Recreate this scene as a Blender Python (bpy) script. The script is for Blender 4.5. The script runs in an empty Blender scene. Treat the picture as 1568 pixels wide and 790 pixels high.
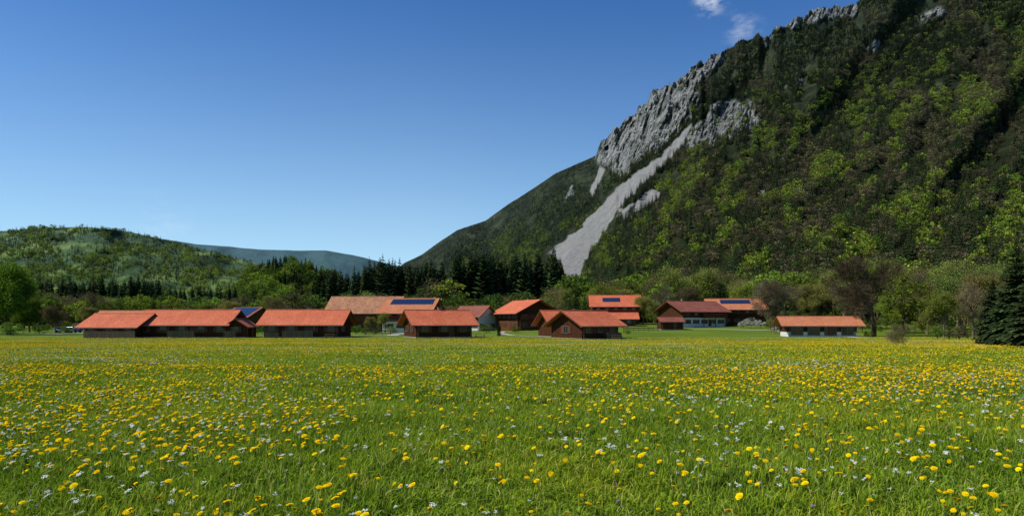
import bpy, math, random
import numpy as np
from mathutils import Vector, Matrix, Euler
random.seed(5)
rng = np.random.default_rng(7)
F=1045.0; CX=784.0; HY=490.0; CZ=1.6
scene=bpy.context.scene
SUN_AZ=-98.0; SUN_EL=48.0
ZOOM=1.0

# ------------------------------------------------------------------ noise
def vnoise(x,y,seed=0):
    x=np.asarray(x,float); y=np.asarray(y,float)
    xi=np.floor(x).astype(np.int64); yi=np.floor(y).astype(np.int64)
    xf=x-xi; yf=y-yi
    u=xf*xf*xf*(xf*(xf*6-15)+10); v=yf*yf*yf*(yf*(yf*6-15)+10)
    def h(a,b):
        n=(a*374761393+b*668265263+seed*1274126177)&0xffffffff
        n=((n^(n>>13))*1274126177)&0xffffffff
        return ((n^(n>>16))&0xffff)/65535.0
    a=h(xi,yi);b=h(xi+1,yi);c=h(xi,yi+1);d=h(xi+1,yi+1)
    return (a*(1-u)+b*u)*(1-v)+(c*(1-u)+d*u)*v
def fbm(x,y,seed=0,o=4):
    s=0;a=.5;t=0
    for i in range(o):
        s=s+a*vnoise(x*2**i+i*17.3,y*2**i+i*9.1,seed+i); t+=a; a*=.5
    return s/t
def ss(a,b,v):
    t=np.clip((v-a)/(b-a),0,1); return t*t*(3-2*t)
def pip(poly,x,y):
    x=np.asarray(x);y=np.asarray(y)
    ins=np.zeros(x.shape,bool); n=len(poly)
    for i in range(n):
        x0,y0=poly[i];x1,y1=poly[(i+1)%n]
        if y0==y1: continue
        c=((y0>y)!=(y1>y))&(x<(x1-x0)*(y-y0)/(y1-y0)+x0)
        ins^=c
    return ins

def G(X,Y):
    X=np.asarray(X,float);Y=np.asarray(Y,float)
    u=X/np.maximum(Y,5)
    g=-1.5*ss(8,110,Y)+2.2*ss(150,240,Y)*ss(-0.05,0.15,u)
    g=g+0.25*(fbm(X/18+50,Y/18+50,3,3)-.5)*ss(5,30,Y)
    return g
def g1(X,Y): return float(G(np.array([X]),np.array([Y]))[0])
def W(px,d):  # world X of a bearing at distance d
    return (px-CX)/F*d

# ------------------------------------------------------------------ node helpers
def newmat(name):
    m=bpy.data.materials.new(name); m.use_nodes=True
    nt=m.node_tree; nt.nodes.clear()
    return m,nt
def N(nt,typ,**kw):
    n=nt.nodes.new(typ)
    for k,v in kw.items(): setattr(n,k,v)
    return n
def L(nt,a,b): nt.links.new(a,b)
def ramp(nt,fac,stops,interp='LINEAR'):
    r=N(nt,'ShaderNodeValToRGB'); r.color_ramp.interpolation=interp
    el=r.color_ramp.elements
    while len(el)>1: el.remove(el[-1])
    el[0].position=stops[0][0]; el[0].color=(*stops[0][1],1)
    for p,c in stops[1:]:
        e=el.new(p); e.color=(*c,1)
    L(nt,fac,r.inputs[0]); return r.outputs[0]
def mixc(nt,fac,a,b,mode='MIX'):
    m=N(nt,'ShaderNodeMix',data_type='RGBA',blend_type=mode)
    for s,v in ((0,fac),(6,a),(7,b)):
        if isinstance(v,bpy.types.NodeSocket): L(nt,v,m.inputs[s])
        elif s==0: m.inputs[0].default_value=v
        else: m.inputs[s].default_value=(*v,1)
    return m.outputs[2]
def mth(nt,op,a,b=None,clamp=False):
    m=N(nt,'ShaderNodeMath',operation=op); m.use_clamp=clamp
    for i,v in enumerate((a,b)):
        if v is None: continue
        if isinstance(v,bpy.types.NodeSocket): L(nt,v,m.inputs[i])
        else: m.inputs[i].default_value=v
    return m.outputs[0]
def noise(nt,vec,scale,detail=4,rough=.55,dim='3D'):
    n=N(nt,'ShaderNodeTexNoise'); n.inputs['Scale'].default_value=scale
    n.inputs['Detail'].default_value=detail; n.inputs['Roughness'].default_value=rough
    if vec is not None: L(nt,vec,n.inputs['Vector'])
    return n.outputs[0]
def mapping(nt,vec,scale=(1,1,1),rot=(0,0,0)):
    m=N(nt,'ShaderNodeMapping'); m.inputs['Scale'].default_value=scale; m.inputs['Rotation'].default_value=rot
    L(nt,vec,m.inputs['Vector']); return m.outputs[0]
def geo_pos(nt): return N(nt,'ShaderNodeNewGeometry').outputs['Position']
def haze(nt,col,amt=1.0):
    # aerial haze painted into the surface colour, stronger with distance from the origin
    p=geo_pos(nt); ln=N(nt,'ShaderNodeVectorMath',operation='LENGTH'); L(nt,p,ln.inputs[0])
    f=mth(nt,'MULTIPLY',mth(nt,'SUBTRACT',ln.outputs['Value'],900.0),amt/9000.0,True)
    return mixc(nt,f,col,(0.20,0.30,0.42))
def finish(nt,col,rough=.9,bump=None,bstr=.3,bdist=.1,spec=.2,transl=0,simple=False):
    out=N(nt,'ShaderNodeOutputMaterial')
    if simple:
        p=N(nt,'ShaderNodeBsdfDiffuse'); L(nt,col,p.inputs[0])
    else:
        p=N(nt,'ShaderNodeBsdfPrincipled')
        if isinstance(col,bpy.types.NodeSocket): L(nt,col,p.inputs['Base Color'])
        else: p.inputs['Base Color'].default_value=(*col,1)
        p.inputs['Roughness'].default_value=rough
        p.inputs['Specular IOR Level'].default_value=spec
    if bump is not None:
        b=N(nt,'ShaderNodeBump'); b.inputs['Strength'].default_value=bstr; b.inputs['Distance'].default_value=bdist
        L(nt,bump,b.inputs['Height']); L(nt,b.outputs[0],p.inputs['Normal'])
    if transl>0:
        t=N(nt,'ShaderNodeBsdfTranslucent')
        if isinstance(col,bpy.types.NodeSocket): L(nt,col,t.inputs[0])
        else: t.inputs[0].default_value=(*col,1)
        mx=N(nt,'ShaderNodeMixShader'); mx.inputs[0].default_value=transl
        L(nt,p.outputs[0],mx.inputs[1]); L(nt,t.outputs[0],mx.inputs[2]); L(nt,mx.outputs[0],out.inputs[0])
    else: L(nt,p.outputs[0],out.inputs[0])

# ------------------------------------------------------------------ materials
def mat_foliage(name,transl=.3,vmin=.72,vmax=1.3,hz=1.0,rough=.7,hue=.02):
    m,nt=newmat(name)
    a=N(nt,'ShaderNodeAttribute',attribute_name='Col')
    oi=N(nt,'ShaderNodeObjectInfo')
    hs=N(nt,'ShaderNodeHueSaturation')
    mr=N(nt,'ShaderNodeMapRange'); L(nt,oi.outputs['Random'],mr.inputs[0]); mr.inputs[3].default_value=vmin; mr.inputs[4].default_value=vmax
    fr=mth(nt,'FRACT',mth(nt,'MULTIPLY',oi.outputs['Random'],37.7))
    mh=N(nt,'ShaderNodeMapRange'); L(nt,fr,mh.inputs[0]); mh.inputs[3].default_value=.5-hue; mh.inputs[4].default_value=.5+hue
    L(nt,a.outputs['Color'],hs.inputs['Color']); L(nt,mr.outputs[0],hs.inputs['Value']); L(nt,mh.outputs[0],hs.inputs['Hue'])
    c=hs.outputs[0]
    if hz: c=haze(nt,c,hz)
    finish(nt,c,rough,transl=transl,simple=True); return m
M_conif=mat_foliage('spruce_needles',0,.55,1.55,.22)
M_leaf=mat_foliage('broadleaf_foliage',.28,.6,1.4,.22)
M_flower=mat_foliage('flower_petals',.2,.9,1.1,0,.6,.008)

def mat_grass():
    m,nt=newmat('meadow_grass')
    a=N(nt,'ShaderNodeAttribute',attribute_name='Col')
    p=geo_pos(nt)
    n1=noise(nt,p,.22,3,.65)
    t1=ramp(nt,n1,[(.3,(.78,.86,.75)),(.5,(1.1,1.05,.95)),(.68,(1.55,1.25,.8))])
    c=mixc(nt,1.0,a.outputs['Color'],t1,'MULTIPLY')
    finish(nt,c,.6,transl=.33,simple=True); return m
M_grass=mat_grass()

def mat_ground():
    m,nt=newmat('meadow_ground')
    p=geo_pos(nt)
    n1=noise(nt,p,.05,5,.6); n2=noise(nt,p,1.3,5,.7); n3=noise(nt,p,9,3,.7)
    c=ramp(nt,n1,[(.3,(.08,.13,.012)),(.55,(.12,.175,.018)),(.75,(.16,.18,.03))])
    c=mixc(nt,.6,c,ramp(nt,n2,[(.3,(.6,.6,.6)),(.7,(1.35,1.3,1.2))]),'MULTIPLY')
    c=mixc(nt,.7,c,ramp(nt,n3,[(.3,(.5,.55,.5)),(.65,(1.3,1.3,1.3))]),'MULTIPLY')
    finish(nt,c,.95,bump=n3,bstr=.5,bdist=.05,spec=.05); return m
M_ground=mat_ground()

def mat_mountain():
    m,nt=newmat('mountain_slope')
    p=geo_pos(nt)
    ar=N(nt,'ShaderNodeAttribute',attribute_name='rock').outputs['Fac']
    asr=N(nt,'ShaderNodeAttribute',attribute_name='scree').outputs['Fac']
    n1=noise(nt,p,.012,6,.65); n2=noise(nt,p,.06,6,.7)
    floor=ramp(nt,n1,[(.3,(.018,.026,.009)),(.5,(.036,.046,.016)),(.66,(.085,.095,.036)),(.8,(.16,.15,.09))])
    floor=mixc(nt,.6,floor,ramp(nt,n2,[(.3,(.5,.5,.5)),(.7,(1.5,1.5,1.4))]),'MULTIPLY')
    pr=mapping(nt,p,(1,1,.15))
    r1=noise(nt,pr,.05,9,.75); r2=noise(nt,p,.16,7,.75); r3=noise(nt,mapping(nt,p,(1,1,.5)),.022,5,.65)
    rock=ramp(nt,r1,[(.39,(.045,.05,.04)),(.45,(.20,.20,.19)),(.51,(.42,.415,.395)),(.68,(.54,.53,.50))])
    rock=mixc(nt,.75,rock,ramp(nt,r2,[(.41,(.18,.22,.16)),(.53,(1.1,1.1,1.1))]),'MULTIPLY')
    rock=mixc(nt,.7,rock,ramp(nt,r3,[(.42,(.26,.32,.22)),(.52,(1.15,1.15,1.15))]),'MULTIPLY')
    ps=mapping(nt,p,(1,1,.15),(0,0,.3))
    s1=noise(nt,ps,.05,6,.7); s2=noise(nt,p,.12,6,.75)
    scree=ramp(nt,s1,[(.3,(.30,.29,.265)),(.55,(.45,.44,.41)),(.75,(.54,.53,.50))])
    scree=mixc(nt,.6,scree,ramp(nt,s2,[(.3,(.6,.62,.6)),(.65,(1.15,1.15,1.15))]),'MULTIPLY')
    c=mixc(nt,ar,floor,rock); c=mixc(nt,asr,c,scree)
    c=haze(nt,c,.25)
    bh=mth(nt,'ADD',r1,mth(nt,'MULTIPLY',r2,.5))
    finish(nt,c,.95,bump=bh,bstr=.9,bdist=34,spec=.0); return m
M_mtn=mat_mountain()

def mat_hill(name,stops,scale,hz):
    m,nt=newmat(name); p=geo_pos(nt)
    n1=noise(nt,p,scale,7,.65); n2=noise(nt,p,scale*9,5,.7)
    c=ramp(nt,n1,stops); c=mixc(nt,.7,c,ramp(nt,n2,[(.3,(.5,.5,.5)),(.7,(1.45,1.45,1.4))]),'MULTIPLY')
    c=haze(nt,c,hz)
    finish(nt,c,.95,bump=n2,bstr=.6,bdist=15,spec=.0); return m
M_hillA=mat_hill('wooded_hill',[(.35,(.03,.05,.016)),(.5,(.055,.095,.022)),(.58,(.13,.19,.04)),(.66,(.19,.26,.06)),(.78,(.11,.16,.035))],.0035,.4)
M_hillB=mat_hill('far_ridge',[(.3,(.025,.065,.06)),(.7,(.04,.09,.075))],.002,.22)  # bluish stops paint distance haze into the ridge colour
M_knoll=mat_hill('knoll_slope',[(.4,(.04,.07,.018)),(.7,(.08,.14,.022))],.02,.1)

def mat_wood(name,dark,light,vert=True,scale=6.0):
    m,nt=newmat(name)
    tc=N(nt,'ShaderNodeTexCoord').outputs['Object']
    w=N(nt,'ShaderNodeTexWave',wave_type='BANDS',bands_direction='X' if vert else 'Z'); w.inputs['Scale'].default_value=scale/6.28*1.0
    w.inputs['Distortion'].default_value=.3
    if vert:
        sx=N(nt,'ShaderNodeSeparateXYZ'); L(nt,tc,sx.inputs[0])
        cb=N(nt,'ShaderNodeCombineXYZ'); L(nt,mth(nt,'ADD',sx.outputs[0],sx.outputs[1]),cb.inputs[0]); L(nt,cb.outputs[0],w.inputs['Vector'])
    else: L(nt,tc,w.inputs['Vector'])
    n=noise(nt,mapping(nt,tc,(3,3,.4) if vert else (.5,.5,3)),1.5,5,.7)
    c=ramp(nt,n,[(.3,dark),(.7,light)])
    c=mixc(nt,.7,c,ramp(nt,w.outputs[0],[(.0,(.35,.35,.35)),(.2,(1,1,1))]),'MULTIPLY')
    finish(nt,c,.85,bump=w.outputs[0],bstr=.4,bdist=.03,spec=.06); return m
M_wood=mat_wood('dark_timber',(.038,.015,.007),(.10,.038,.016))
M_wood2=mat_wood('brown_timber',(.08,.032,.014),(.17,.068,.028),False)
M_fence=mat_wood('weathered_fence_wood',(.12,.08,.05),(.26,.18,.11))
def mat_tile(name,stops,dirt=.5,big=.35):
    m,nt=newmat(name)
    tc=N(nt,'ShaderNodeTexCoord').outputs['Object']
    b=N(nt,'ShaderNodeTexBrick'); L(nt,tc,b.inputs['Vector'])
    b.inputs['Scale'].default_value=1.0; b.inputs['Brick Width'].default_value=.3; b.inputs['Row Height'].default_value=.36
    b.inputs['Mortar Size'].default_value=.03; b.inputs['Color1'].default_value=(1.12,1.1,1.1,1); b.inputs['Color2'].default_value=(.82,.8,.8,1); b.inputs['Mortar'].default_value=(.5,.45,.45,1)
    n=noise(nt,tc,big,6,.7); n2=noise(nt,tc,3.0,5,.7)
    c=ramp(nt,n,stops)
    c=mixc(nt,.75,c,b.outputs[0],'MULTIPLY')
    c=mixc(nt,dirt,c,ramp(nt,n2,[(.32,(.5,.5,.52)),(.6,(1.1,1.1,1.1))]),'MULTIPLY')
    finish(nt,c,.75,bump=b.outputs['Fac'],bstr=-.5,bdist=.04,spec=.15); return m
M_tile=mat_tile('red_clay_tiles',[(.3,(.54,.13,.055)),(.7,(.70,.195,.09))],.45)
M_tile_old=mat_tile('old_clay_tiles',[(.3,(.24,.13,.075)),(.5,(.46,.22,.11)),(.7,(.58,.30,.16))],.8,.8)
M_tile_dark=mat_tile('brown_clay_tiles',[(.3,(.20,.07,.045)),(.7,(.36,.125,.08))],.6)
M_tile_rust=mat_tile('orange_clay_tiles',[(.3,(.48,.17,.075)),(.7,(.60,.23,.11))],.5)
def mat_plain(name,col,rough=.8,var=.15,sc=3.0,spec=.3,metal=0):
    m,nt=newmat(name)
    tc=N(nt,'ShaderNodeTexCoord').outputs['Object']
    n=noise(nt,tc,sc,5,.65)
    c=mixc(nt,1.0,col,ramp(nt,n,[(.3,(1-var,)*3),(.7,(1+var,)*3)]),'MULTIPLY')
    finish(nt,c,rough,bump=n,bstr=.1,bdist=.02,spec=spec); return m
M_white=mat_plain('white_render',(.62,.60,.54),.9,.08,1.2)
M_conc=mat_plain('concrete',(.22,.20,.18),.9,.15)
M_glass=mat_plain('window_glass',(.02,.025,.03),.08,.1,3,.8)
M_frame=mat_plain('window_frame',(.20,.12,.07),.6,.05)
M_shut=mat_plain('shutter_paint',(.10,.035,.015),.6,.1)
M_solar=mat_plain('solar_panel_glass',(.015,.025,.06),.12,.2,2,.8)
M_metal=mat_plain('grey_metal',(.16,.12,.10),.5,.05,3,.3)
M_carpaint=mat_plain('car_paint',(.55,.56,.58),.25,.02,1,.6)
M_carpaint2=mat_plain('car_paint_blue',(.04,.07,.16),.25,.02,1,.6)
M_rubber=mat_plain('tyre_rubber',(.02,.02,.02),.8)
M_path=mat_plain('gravel',(.36,.33,.27),.95,.3,2.5,.1)
def mat_bark(name,col):
    m,nt=newmat(name); p=geo_pos(nt); n=noise(nt,p,1.2,2,.6)
    c=mixc(nt,1.0,col,ramp(nt,n,[(.3,(.65,.65,.65)),(.7,(1.35,1.35,1.35))]),'MULTIPLY')
    finish(nt,c,simple=True); return m
M_bark=mat_bark('bark',(.075,.056,.032))
M_barkl=mat_bark('grey_bark',(.155,.125,.072))
M_fl=mat_plain('geranium_red',(.35,.02,.02),.8)

# ------------------------------------------------------------------ mesh helpers
def mkmesh(name,verts,faces,mats,midx=None,col=None,smooth=False):
    me=bpy.data.meshes.new(name)
    if isinstance(verts,np.ndarray): verts=verts.tolist()
    if isinstance(faces,np.ndarray): faces=faces.tolist()
    me.from_pydata(verts,[],faces)
    for m in mats: me.materials.append(m)
    if midx is not None: me.polygons.foreach_set('material_index',np.asarray(midx,dtype=np.int32))
    if col is not None:
        a=me.color_attributes.new('Col','FLOAT_COLOR','POINT')
        c=np.ones((len(me.vertices),4),np.float32); c[:,:3]=col
        a.data.foreach_set('color',c.ravel())
    if smooth is not False:
        me.polygons.foreach_set('use_smooth',np.ones(len(me.polygons),bool) if smooth is True else smooth)
    me.update(); return me
def link(ob,parent=None):
    scene.collection.objects.link(ob)
    if parent: ob.parent=parent
    return ob
def src_coll(name,meshes):
    c=bpy.data.collections.new(name)
    for i,me in enumerate(meshes):
        o=bpy.data.objects.new('%s_src_%02d'%(name,i),me); c.objects.link(o)
    return c
def scatter(name,co,rot,scl,idx,coll):
    n=len(co)
    me=bpy.data.meshes.new(name); me.vertices.add(n)
    me.vertices.foreach_set('co',np.asarray(co,np.float32).ravel())
    a=me.attributes.new('rot','FLOAT_VECTOR','POINT'); a.data.foreach_set('vector',np.asarray(rot,np.float32).ravel())
    a=me.attributes.new('scl','FLOAT_VECTOR','POINT'); a.data.foreach_set('vector',np.asarray(scl,np.float32).ravel())
    a=me.attributes.new('idx','INT','POINT'); a.data.foreach_set('value',np.asarray(idx,np.int32))
    ob=link(bpy.data.objects.new(name,me))
    ng=bpy.data.node_groups.new(name+'_gn','GeometryNodeTree')
    ng.interface.new_socket('Geometry',in_out='INPUT',socket_type='NodeSocketGeometry')
    ng.interface.new_socket('Geometry',in_out='OUTPUT',socket_type='NodeSocketGeometry')
    gi=ng.nodes.new('NodeGroupInput'); go=ng.nodes.new('NodeGroupOutput')
    ip=ng.nodes.new('GeometryNodeInstanceOnPoints'); ci=ng.nodes.new('GeometryNodeCollectionInfo')
    ci.inputs['Collection'].default_value=coll; ci.inputs['Separate Children'].default_value=True; ci.inputs['Reset Children'].default_value=True
    ip.inputs['Pick Instance'].default_value=True
    def na(nm,t):
        q=ng.nodes.new('GeometryNodeInputNamedAttribute'); q.data_type=t; q.inputs['Name'].default_value=nm
        return [o for o in q.outputs if o.enabled and o.name=='Attribute'][0]
    er=ng.nodes.new('FunctionNodeEulerToRotation')
    ng.links.new(gi.outputs[0],ip.inputs['Points']); ng.links.new(ci.outputs[0],ip.inputs['Instance'])
    ng.links.new(na('idx','INT'),ip.inputs['Instance Index'])
    ng.links.new(na('rot','FLOAT_VECTOR'),er.inputs[0]); ng.links.new(er.outputs[0],ip.inputs['Rotation'])
    ng.links.new(na('scl','FLOAT_VECTOR'),ip.inputs['Scale'])
    ng.links.new(ip.outputs[0],go.inputs[0])
    md=ob.modifiers.new('instances','NODES'); md.node_group=ng
    return ob

# ------------------------------------------------------------------ trees
def tube(V,Fc,p0,p1,r0,r1,n=5):
    d=(p1-p0)
    if d.length<1e-5: return
    d=d.normalized(); a=d.orthogonal().normalized(); b=d.cross(a)
    s=len(V)
    for p,r in ((p0,r0),(p1,r1)):
        for i in range(n):
            t=2*math.pi*i/n; V.append(tuple(p+a*(r*math.cos(t))+b*(r*math.sin(t))))
    for i in range(n):
        j=(i+1)%n; Fc.append((s+i,s+j,s+n+j,s+n+i))
def conifer(name,seed,tiers,nb,sub=0,R=.17,c0=(.013,.024,.009),c1=(.042,.066,.022)):
    # unit height spruce
    r=random.Random(seed); V=[];Fc=[];C=[];MI=[]
    tube(V,Fc,Vector((0,0,0)),Vector((0,0,.95)),.014,.003,5); C+= [(.05,.038,.028)]*len(V); MI+=[1]*len(Fc)
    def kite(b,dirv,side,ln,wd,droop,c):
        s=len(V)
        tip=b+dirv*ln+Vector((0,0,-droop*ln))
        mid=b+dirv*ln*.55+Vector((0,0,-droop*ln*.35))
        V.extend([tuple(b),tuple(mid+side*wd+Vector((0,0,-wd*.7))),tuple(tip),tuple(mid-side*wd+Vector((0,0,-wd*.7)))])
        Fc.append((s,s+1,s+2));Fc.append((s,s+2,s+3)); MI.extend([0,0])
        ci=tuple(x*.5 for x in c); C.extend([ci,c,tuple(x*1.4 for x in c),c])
    for t in range(tiers):
        f=t/(tiers-1); z=.07+.90*f**.92
        rad=R*(1-f)**.82*(1-.25*max(0,.12-f)/.12)+.008
        k=max(4,int(nb*(1-.5*f)))
        off=r.random()*6.28
        for i in range(k):
            a=off+6.283*i/k+r.uniform(-.25,.25); rr=rad*r.uniform(.65,1.18)
            d=Vector((math.cos(a),math.sin(a),0)); sd=Vector((-math.sin(a),math.cos(a),0))
            q=r.random(); c=tuple(c0[j]+(c1[j]-c0[j])*q for j in range(3))
            base=Vector((0,0,z+r.uniform(-.012,.012)))
            dr=.45-.75*f+r.uniform(-.1,.1)
            if sub==0: kite(base,d,sd,rr,rr*.42+.006,dr,c)
            else:
                for j in range(sub):
                    g=(j+.5)/sub; pb=base+d*rr*g*.8+Vector((0,0,-dr*rr*g*.8))
                    for sg in (-1,1):
                        dd=(d*.7+sd*sg*(.9-.5*g)).normalized(); s2=Vector((-dd.y,dd.x,0))
                        qq=r.uniform(.7,1.3)
                        kite(pb,dd,s2,rr*.36*(1.15-g*.5)+.005,rr*.085+.002,dr+.35+r.uniform(-.2,.2),tuple(x*qq for x in c))
                kite(base+d*rr*.6+Vector((0,0,-dr*rr*.6)),d,sd,rr*.4,rr*.08,dr,c)
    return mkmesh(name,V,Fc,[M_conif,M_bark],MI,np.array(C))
def quads(V,Fc,C,MI,cen,size,cols,r,flat=.5,mi=0):
    # cen Nx3
    n=len(cen)
    nrm=r.normal(size=(n,3)); nrm[:,2]=np.abs(nrm[:,2])*(1+flat); nrm/=np.linalg.norm(nrm,axis=1)[:,None]
    up=r.normal(size=(n,3)); a=np.cross(nrm,up); a/=np.linalg.norm(a,axis=1)[:,None]; b=np.cross(nrm,a)
    sz=size*r.uniform(.6,1.3,(n,1)); s=len(V)
    p=np.stack([cen-a*sz,cen-b*sz*.6,cen+a*sz,cen+b*sz*.6],1).reshape(-1,3)
    V.extend(map(tuple,p)); C.extend(map(tuple,np.repeat(cols,4,axis=0)))
    for i in range(n): Fc.append((s+4*i,s+4*i+1,s+4*i+2,s+4*i+3))
    MI.extend([mi]*n)
def broadleaf(name,seed,ncl,m,size,col,colv=.25,wx=.36,z0=.22,barkm=None,clr=.10):
    r=np.random.default_rng(seed); V=[];Fc=[]
    rr=random.Random(seed)
    tube(V,Fc,Vector((0,0,0)),Vector((.01,0,.45)),.025,.014,6)
    cls=[]
    while len(cls)<ncl:
        p=r.uniform(-1,1,3); l=np.linalg.norm(p)
        if l>1 or l<.35: continue
        cls.append(p)
    cls=np.array(cls); 
    sh=1-.25*np.clip(cls[:,2],0,1)
    cc=np.stack([cls[:,0]*wx*sh,cls[:,1]*wx*sh,z0+(1-z0)*.5+cls[:,2]*(1-z0)*.45],1)
    for i in range(0,ncl,max(1,ncl//14)):
        tube(V,Fc,Vector((0,0,rr.uniform(.2,.45))),Vector(cc[i]),.010,.003,4)
    C=[(.06,.045,.03)]*len(V); MI=[1]*len(Fc)
    for i in range(ncl):
        cr=clr*r.uniform(.7,1.3)
        q=r.normal(size=(m,3)); q/=np.linalg.norm(q,axis=1)[:,None]; q*=cr*r.uniform(.4,1,(m,1))**.5; q[:,2]*=.75
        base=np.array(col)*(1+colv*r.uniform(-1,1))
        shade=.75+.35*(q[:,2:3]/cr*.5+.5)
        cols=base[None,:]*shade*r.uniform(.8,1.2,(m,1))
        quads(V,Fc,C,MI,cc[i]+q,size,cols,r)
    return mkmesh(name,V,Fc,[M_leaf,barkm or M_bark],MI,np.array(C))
def skeleton_tree(name,seed,H,levels,leaf=0,lcol=(.1,.16,.02),lsize=.12,spread=1.0,trunk=.28,bark=None,lr=.5,low=.25,thin=1.0):
    r=random.Random(seed); V=[];Fc=[]; tips=[]
    def grow(p,d,ln,rad,lv):
        nseg=3; 
        for s in range(nseg):
            d=(d+Vector((r.gauss(0,.13),r.gauss(0,.13),r.gauss(0,.08)+.06))).normalized()
            q=p+d*(ln/nseg); r1=rad*.82
            tube(V,Fc,p,q,rad,r1,6 if lv==0 else (4 if lv<3 else 3))
            p=q; rad=r1
            if lv<levels:
                k=1 if lv>0 else 2
                if lv>=2 and r.random()<.5: k=2
                for _ in range(k):
                    ax=d.orthogonal().normalized(); ax.rotate(Matrix.Rotation(r.uniform(0,6.283),3,d))
                    ang=r.uniform(.55,1.05)*spread
                    nd=(d*math.cos(ang)+ax*math.sin(ang)).normalized()
                    grow(p,nd,ln*r.uniform(.52,.74),max(rad*.58,.0016*thin),lv+1)
            if lv>=levels-1: tips.append(p)
        if lv<levels:
            for _ in range(2):
                ax=d.orthogonal().normalized(); ax.rotate(Matrix.Rotation(r.uniform(0,6.283),3,d))
                nd=(d*math.cos(.4)+ax*math.sin(.4)).normalized()
                grow(p,nd,ln*r.uniform(.55,.7),max(rad*.7,.0016*thin),lv+1)
    tube(V,Fc,Vector((0,0,-.01)),Vector((0,0,H*low*.5)),trunk*1.25,trunk,7)
    grow(Vector((0,0,H*low*.5)),Vector((0,0,1)),H*.40,trunk,0)
    # normalise height
    zmax=max(v[2] for v in V); f=H/zmax
    V=[(v[0]*f,v[1]*f,v[2]*f) for v in V]; tips=np.array([tuple(t*f) for t in tips])
    C=[(.1,.09,.07)]*len(V); MI=[1]*len(Fc)
    if leaf>0:
        rr=np.random.default_rng(seed)
        cen=np.repeat(tips,leaf,axis=0); cen=cen+rr.normal(0,lr,(len(cen),3))
        tc=np.repeat(rr.uniform(.7,1.3,(len(tips),1)),leaf,axis=0)
        cols=np.array(lcol)[None,:]*tc*rr.uniform(.75,1.25,(len(cen),1))
        quads(V,Fc,C,MI,cen,lsize,cols,rr)
    return mkmesh(name,V,Fc,[M_leaf,bark or M_bark],MI,np.array(C))
def place(me,name,X,Y,scale=1.0,rot=None,sz=None,z=None):
    o=bpy.data.objects.new(name,me); o.location=(X,Y,(g1(X,Y) if z is None else z)-.03)
    o.rotation_euler=(0,0,random.uniform(0,6.28) if rot is None else rot)
    o.scale=(scale,scale,scale if sz is None else sz); return link(o)

# ------------------------------------------------------------------ ground sheet
def ground():
    xs=np.concatenate([-np.geomspace(12000,60,50),np.arange(-58,59,1.5),np.geomspace(60,12000,50)])
    ys=np.concatenate([np.linspace(-300,-2,12),np.arange(0,150,1.5),np.arange(152,300,4),np.geomspace(305,14000,50)])
    X,Y=np.meshgrid(xs,ys); Z=G(X,Y)
    V=np.stack([X,Y,Z],-1).reshape(-1,3); nx=len(xs); ny=len(ys)
    i=np.arange(nx*ny).reshape(ny,nx)
    Fc=np.stack([i[:-1,:-1],i[:-1,1:],i[1:,1:],i[1:,:-1]],-1).reshape(-1,4)
    link(bpy.data.objects.new('meadow_ground',mkmesh('meadow_ground',V,Fc,[M_ground],smooth=True)))
ground()

# ------------------------------------------------------------------ mountain terrain
sky_m=[(540,470),(590,425),(620,402),(645,390),(700,352),(745,337),(780,311),(815,289),(850,265),(885,249),(913,238),(920,218),(945,195),(975,167),(1000,142),(1030,130),(1050,114),(1075,96),(1100,78),(1135,63),(1165,56),(1200,36),(1240,18),(1275,10),(1310,4),(1400,-42),(1568,-130),(1800,-180),(2100,-60),(2400,200),(2700,440)]
SX=[a for a,b in sky_m]; SY=[b for a,b in sky_m]
crags=[[(915,236),(920,206),(945,184),(985,144),(1000,128),(1020,118),(1045,102),(1064,108),(1066,150),(1054,186),(1034,208),(1006,228),(982,240),(962,262),(942,270),(930,262),(918,250)],
 [(1048,222),(1066,192),(1090,170),(1112,150),(1135,147),(1152,160),(1170,180),(1162,196),(1138,202),(1100,218),(1060,230)],
 [(1165,66),(1165,46),(1200,25),(1240,5),(1280,-8),(1315,-8),(1300,18),(1250,32),(1225,30),(1200,46)],
 [(1040,125),(1075,88),(1108,68),(1125,64),(1106,92),(1084,114),(1066,135)],
 [(1400,24),(1430,18),(1444,28),(1430,34),(1408,34)],[(1324,68),(1345,64),(1350,70),(1332,78)],[(1235,112),(1218,132),(1208,148),(1222,122)],[(868,300),(882,290),(886,294),(874,306)]]
screes=[[(1064,186),(1052,212),(1034,238),(1006,264),(980,287),(960,310),(932,345),(912,375),(898,398),(888,428),(866,428),(858,408),(843,386),(868,363),(892,345),(914,318),(938,294),(968,268),(1008,240),(1036,212)],
 [(952,322),(975,305),(1000,288),(1014,292),(1002,310),(978,324),(942,338)],[(905,292),(916,255),(925,258),(915,288),(905,305)],[(1200,238),(1215,208),(1210,232),(1194,250)],[(1160,300),(1172,280),(1170,298)]]
def skyY(x):
    y=np.interp(x,SX,SY)
    rk=ss(905,925,x)*(1-ss(1330,1380,x))
    return y+rk*(-10*(fbm(x/10,x*0+3.3,11,4)-.5)*2)+3*(fbm(x/40,x*0+1.3,12,3)-.5)
FOOT=494.0
def warp(x,y):
    return x+16*(fbm(x/16,y/16,21,5)-.5)*2, y+16*(fbm(x/16,y/16,31,5)-.5)*2
def masks(x,y):
    wx,wy=warp(x,y)
    rock=np.zeros(x.shape,bool)
    for c in crags: rock|=pip(c,wx,wy)
    wx2=x+.35*(wx-x); wy2=y+.35*(wy-y)
    scr=np.zeros(x.shape,bool)
    for s in screes: scr|=pip(s,wx2,wy2)
    return rock,scr
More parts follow.
